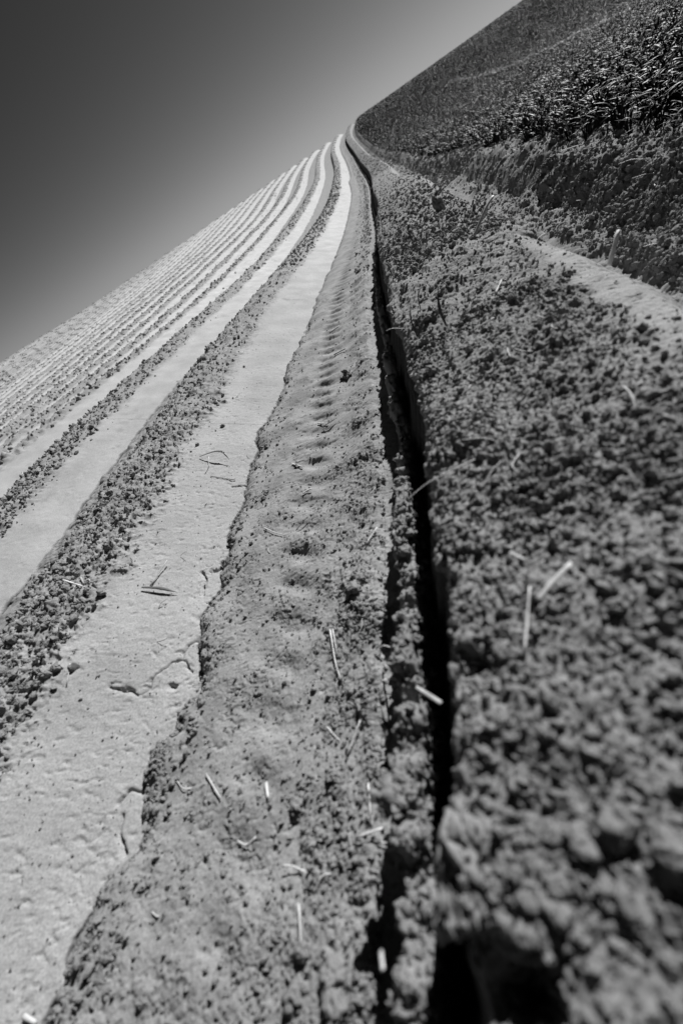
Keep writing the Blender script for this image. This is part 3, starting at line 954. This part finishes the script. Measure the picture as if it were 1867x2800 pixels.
straw([(-0.3079, 0.8325, 0.002), (-0.2781, 0.8064, 0.002)], .0060, 'pale flat straw beside a dark curved leaf in the furrow')
straw([(-0.2943, 0.8067, 0.002), (-0.2708, 0.8009, 0.004), (-0.2508, 0.8055, 0.004)], .0075, 'dark curved leaf farther down the furrow', mat=LEAF, kind='blade', cat='leaf')
straw([(-0.3055, 1.4810, 0.003), (-0.2665, 1.4737, 0.004)], .0090, 'bright straw at the far end of the tyre dents')
straw([(-0.3029, 1.3033, 0.003), (-0.2803, 1.2993, 0.003)], .0065, 'small pale straw between the tyre dents')
straw([(-0.2779, 1.2292, 0.003), (-0.2369, 1.2132, 0.004)], .0050, 'dark stem lying across the tyre track', mat=TWIG, cat='stem')
straw([(-0.3212, 0.4842, 0.002), (-0.2982, 0.5058, 0.004)], .0022, 'thin dark stem beside the kinked straw', mat=TWIG, cat='stem')
straw([(-0.3688, 0.1200, 0.001), (-0.3385, 0.0938, 0.002)], .0036, 'straight short straw alone near the crust edge')
straw([(-0.2874, 0.1067, 0.002), (-0.2789, 0.0917, 0.002)], .0058, 'flat pale chip standing in the near furrow', flat=.3)
straw([(-0.3096, 0.0597, 0.002), (-0.2961, 0.0545, 0.003), (-0.2838, 0.0604, 0.004)], .0028, 'curled pale straw in the near furrow')
straw([(-0.2219, 0.0153, 0.003), (-0.2140, -0.0088, 0.003)], .0020, 'thin pale stem above the angular near clod', cat='stem')
straw([(-0.4944, -0.0604, 0.001), (-0.4822, -0.0643, 0.001)], .0060, 'bright chip in the bottom left corner on the crust')
straw([(-0.1785, 0.3857, 0.002), (-0.1589, 0.4108, 0.008)], .0038, 'pale straw leaning on the largest clod of the heap')
straw([(-0.1878, 0.3012, 0.001), (-0.1652, 0.3083, 0.004)], .0016, 'thin straw over the domed streaked clod')

# more litter, small in the photograph, grouped by place
def litter(bl, n, box, wr, lr, label, group, mats=(STRAW,), near=True, lm=None, noun='straw bit'):
    P, N = sample(bl, n, *box, near_w if near else None)
    for i in range(n):
        a = RNG.random() * math.pi
        L = RNG.uniform(*lr) * 1.15; wd = RNG.uniform(*wr) * .68
        d = Vector((math.cos(a), math.sin(a), RNG.uniform(-.05, .25))) * L
        p = Vector(P[i]) + Vector((0, 0, wd * .8))
        mid = p + d * .5 + Vector((RNG.normal(0, .15), RNG.normal(0, .15), RNG.random() * .14)) * L
        V, Fc = tube([p, mid, p + d], wd, 5, .55, .8)
        lb = clod_label(lm, p, noun) if lm else label
        tag(add_mesh('straw', V, Fc, mats[i % len(mats)]), lb, 'straw', group)


litter(RB, 22, (.0, .23, .25, 3.2), (.0016, .0034), (.010, .028), 'small pale straw bit scattered on the ridge top', 'straw bits on the ridge top', lm='ridge')
litter(FB, 26, (-.42, -.13, .0, 1.8), (.0012, .0026), (.008, .022), 'small pale straw bit scattered in the furrow', 'straw bits in the furrow', lm='furrow')
litter(FB, 7, (-.125, -.09, .0, .9), (.0014, .0026), (.010, .02), 'small pale straw bit caught in the trench heap', 'straw bits in the heap', lm='heap')
litter(LEFT[1], 22, (-.88, -.62, .15, 2.5), (.0018, .0036), (.012, .035), 'small pale straw bit on the nearest rough band', 'straw bits on the nearest rough band')
litter(LEFT[2], 14, (-1.7, -1.4, .3, 4), (.003, .005), (.02, .05), 'small pale straw bit on the second rough band', 'straw bits on the second rough band')
litter(GB, 30, (.37, .60, .5, 3), (.002, .004), (.015, .045), 'small pale straw bit lying on the bank below the wheat', 'straw bits on the bank')
litter(LEFT[1], 9, (-.62, -.47, .0, 1.6), (.0012, .002), (.010, .03), 'thin dark stem bit pressed into the pale crust', 'stem bits in the crust', (TWIG,))

# ------------------------------------------------------------------ wheat
def tuft_mesh(seed, nb, hgt, spread, w):
    rr = random.Random(seed)
    V, Fc = [], []
    for b in range(nb):
        a = rr.random() * 6.283; L = hgt * rr.uniform(.6, 1.15); lean = spread * rr.uniform(.35, 1.2)
        dx, dy = math.cos(a), math.sin(a)
        r0 = Vector((dx, dy, 0)) * .003
        p1 = r0 + Vector((dx * lean * .25, dy * lean * .25, .42)) * L
        p2 = r0 + Vector((dx * lean * .75, dy * lean * .75, .78)) * L
        p3 = r0 + Vector((dx * lean * 1.5, dy * lean * 1.5, rr.uniform(.5, 1.0))) * L
        v, f = blade_geo([r0, p1, p2, p3], w * rr.uniform(.7, 1.25))
        k = len(V)
        V += v; Fc += [[q + k for q in c] for c in f]
    me = bpy.data.meshes.new('wheat_plant')
    me.from_pydata([tuple(v) for v in V], [], Fc); me.update(); me.shade_smooth()
    me.materials.append(WHEAT)
    return me


TUFTS = [tuft_mesh(900 + i, 7 + i % 3, .066, .6, .0036) for i in range(8)]
TUFTC = collection_of('wheat_shapes', TUFTS)
wp = []
def bank_edge(y): return .58 + .03 * perlin(np.atleast_1d(np.asarray(y, float)), np.zeros(np.size(y)), .25, 70)

n0 = 46000
xs = []; ys_ = []
for (y0, y1, x0, x1, n) in ((-.3, 2.5, .53, 2.6, 9000), (2.5, 6, .53, 4.5, 16000), (6, 12, .53, 7.5, 34000), (12, 34, .53, 13, 115000)):
    xs.append(RNG.uniform(x0, x1, n)); ys_.append(RNG.uniform(y0, y1, n))
xs = np.concatenate(xs); ys_ = np.concatenate(ys_)
# drilled in rows along the field, with a wheel gap
xs = xs + .02 * np.sin(xs / .125 * 2 * math.pi)
gap = (np.abs(xs - 3.95) < .07) & (ys_ > 5) & (ys_ < 21)
keep = (xs > bank_edge(ys_)) & ~(gap & (RNG.random(len(xs)) < .35)) & (perlin(xs, ys_, .22, 71) > -.55)
xs, ys_ = xs[keep], ys_[keep]
zz = surf_right(xs, ys_)[0] + ground_z(xs, ys_)
WPos = np.stack([xs + rowx(ys_), ys_, zz - .002], -1)
n = len(WPos)
sc = RNG.uniform(.7, 1.25, n) * np.interp(ys_, [0, 4, 34], [1, 1.15, 2.2]) * np.where(xs < .6, .8, 1)
rot = np.stack([RNG.normal(0, .14, n), RNG.normal(0, .14, n), RNG.random(n) * 6.283], -1)
idx = RNG.integers(0, 8, n)
pale = gap[keep] | ((np.abs(xs - 3.95) < .16) & (RNG.random(n) < .35) & (ys_ > 5) & (ys_ < 21))
front = np.argsort(-frame_size(WPos, np.full(n, .04)))[:90]
fm = np.zeros(n, bool); fm[front] = True
rest = ~fm & ~pale
o = scatter_object('wheat', WPos[rest], rot[rest], np.repeat(sc[rest, None], 3, 1), idx[rest], TUFTC, WHEAT)
tag(o, kind='stuff')
PALEC = leaf_material('pale_wheat_leaf', .26, .55, .2)
pm = []
for i in range(4):
    me = tuft_mesh(950 + i, 5, .07, .7, .005); me.materials[0] = PALEC; me.name = 'pale_wheat'; pm.append(me)
o = scatter_object('pale_wheat', WPos[pale], rot[pale], np.repeat(sc[pale, None], 3, 1), idx[pale] % 4, collection_of('pale_wheat_shapes', pm), PALEC)
tag(o, kind='stuff')      # the dry pale line of plants crossing the wheat
for i in np.nonzero(fm)[0]:
    o = bpy.data.objects.new('wheat_plant', TUFTS[idx[i]])
    o.location = WPos[i]; o.rotation_euler = rot[i]; o.scale = (sc[i],) * 3
    COL.objects.link(o)
    tag(o, 'young dark wheat plant with narrow leaning blades at the near edge of the wheat', 'wheat plant', 'wheat plants along the near edge')
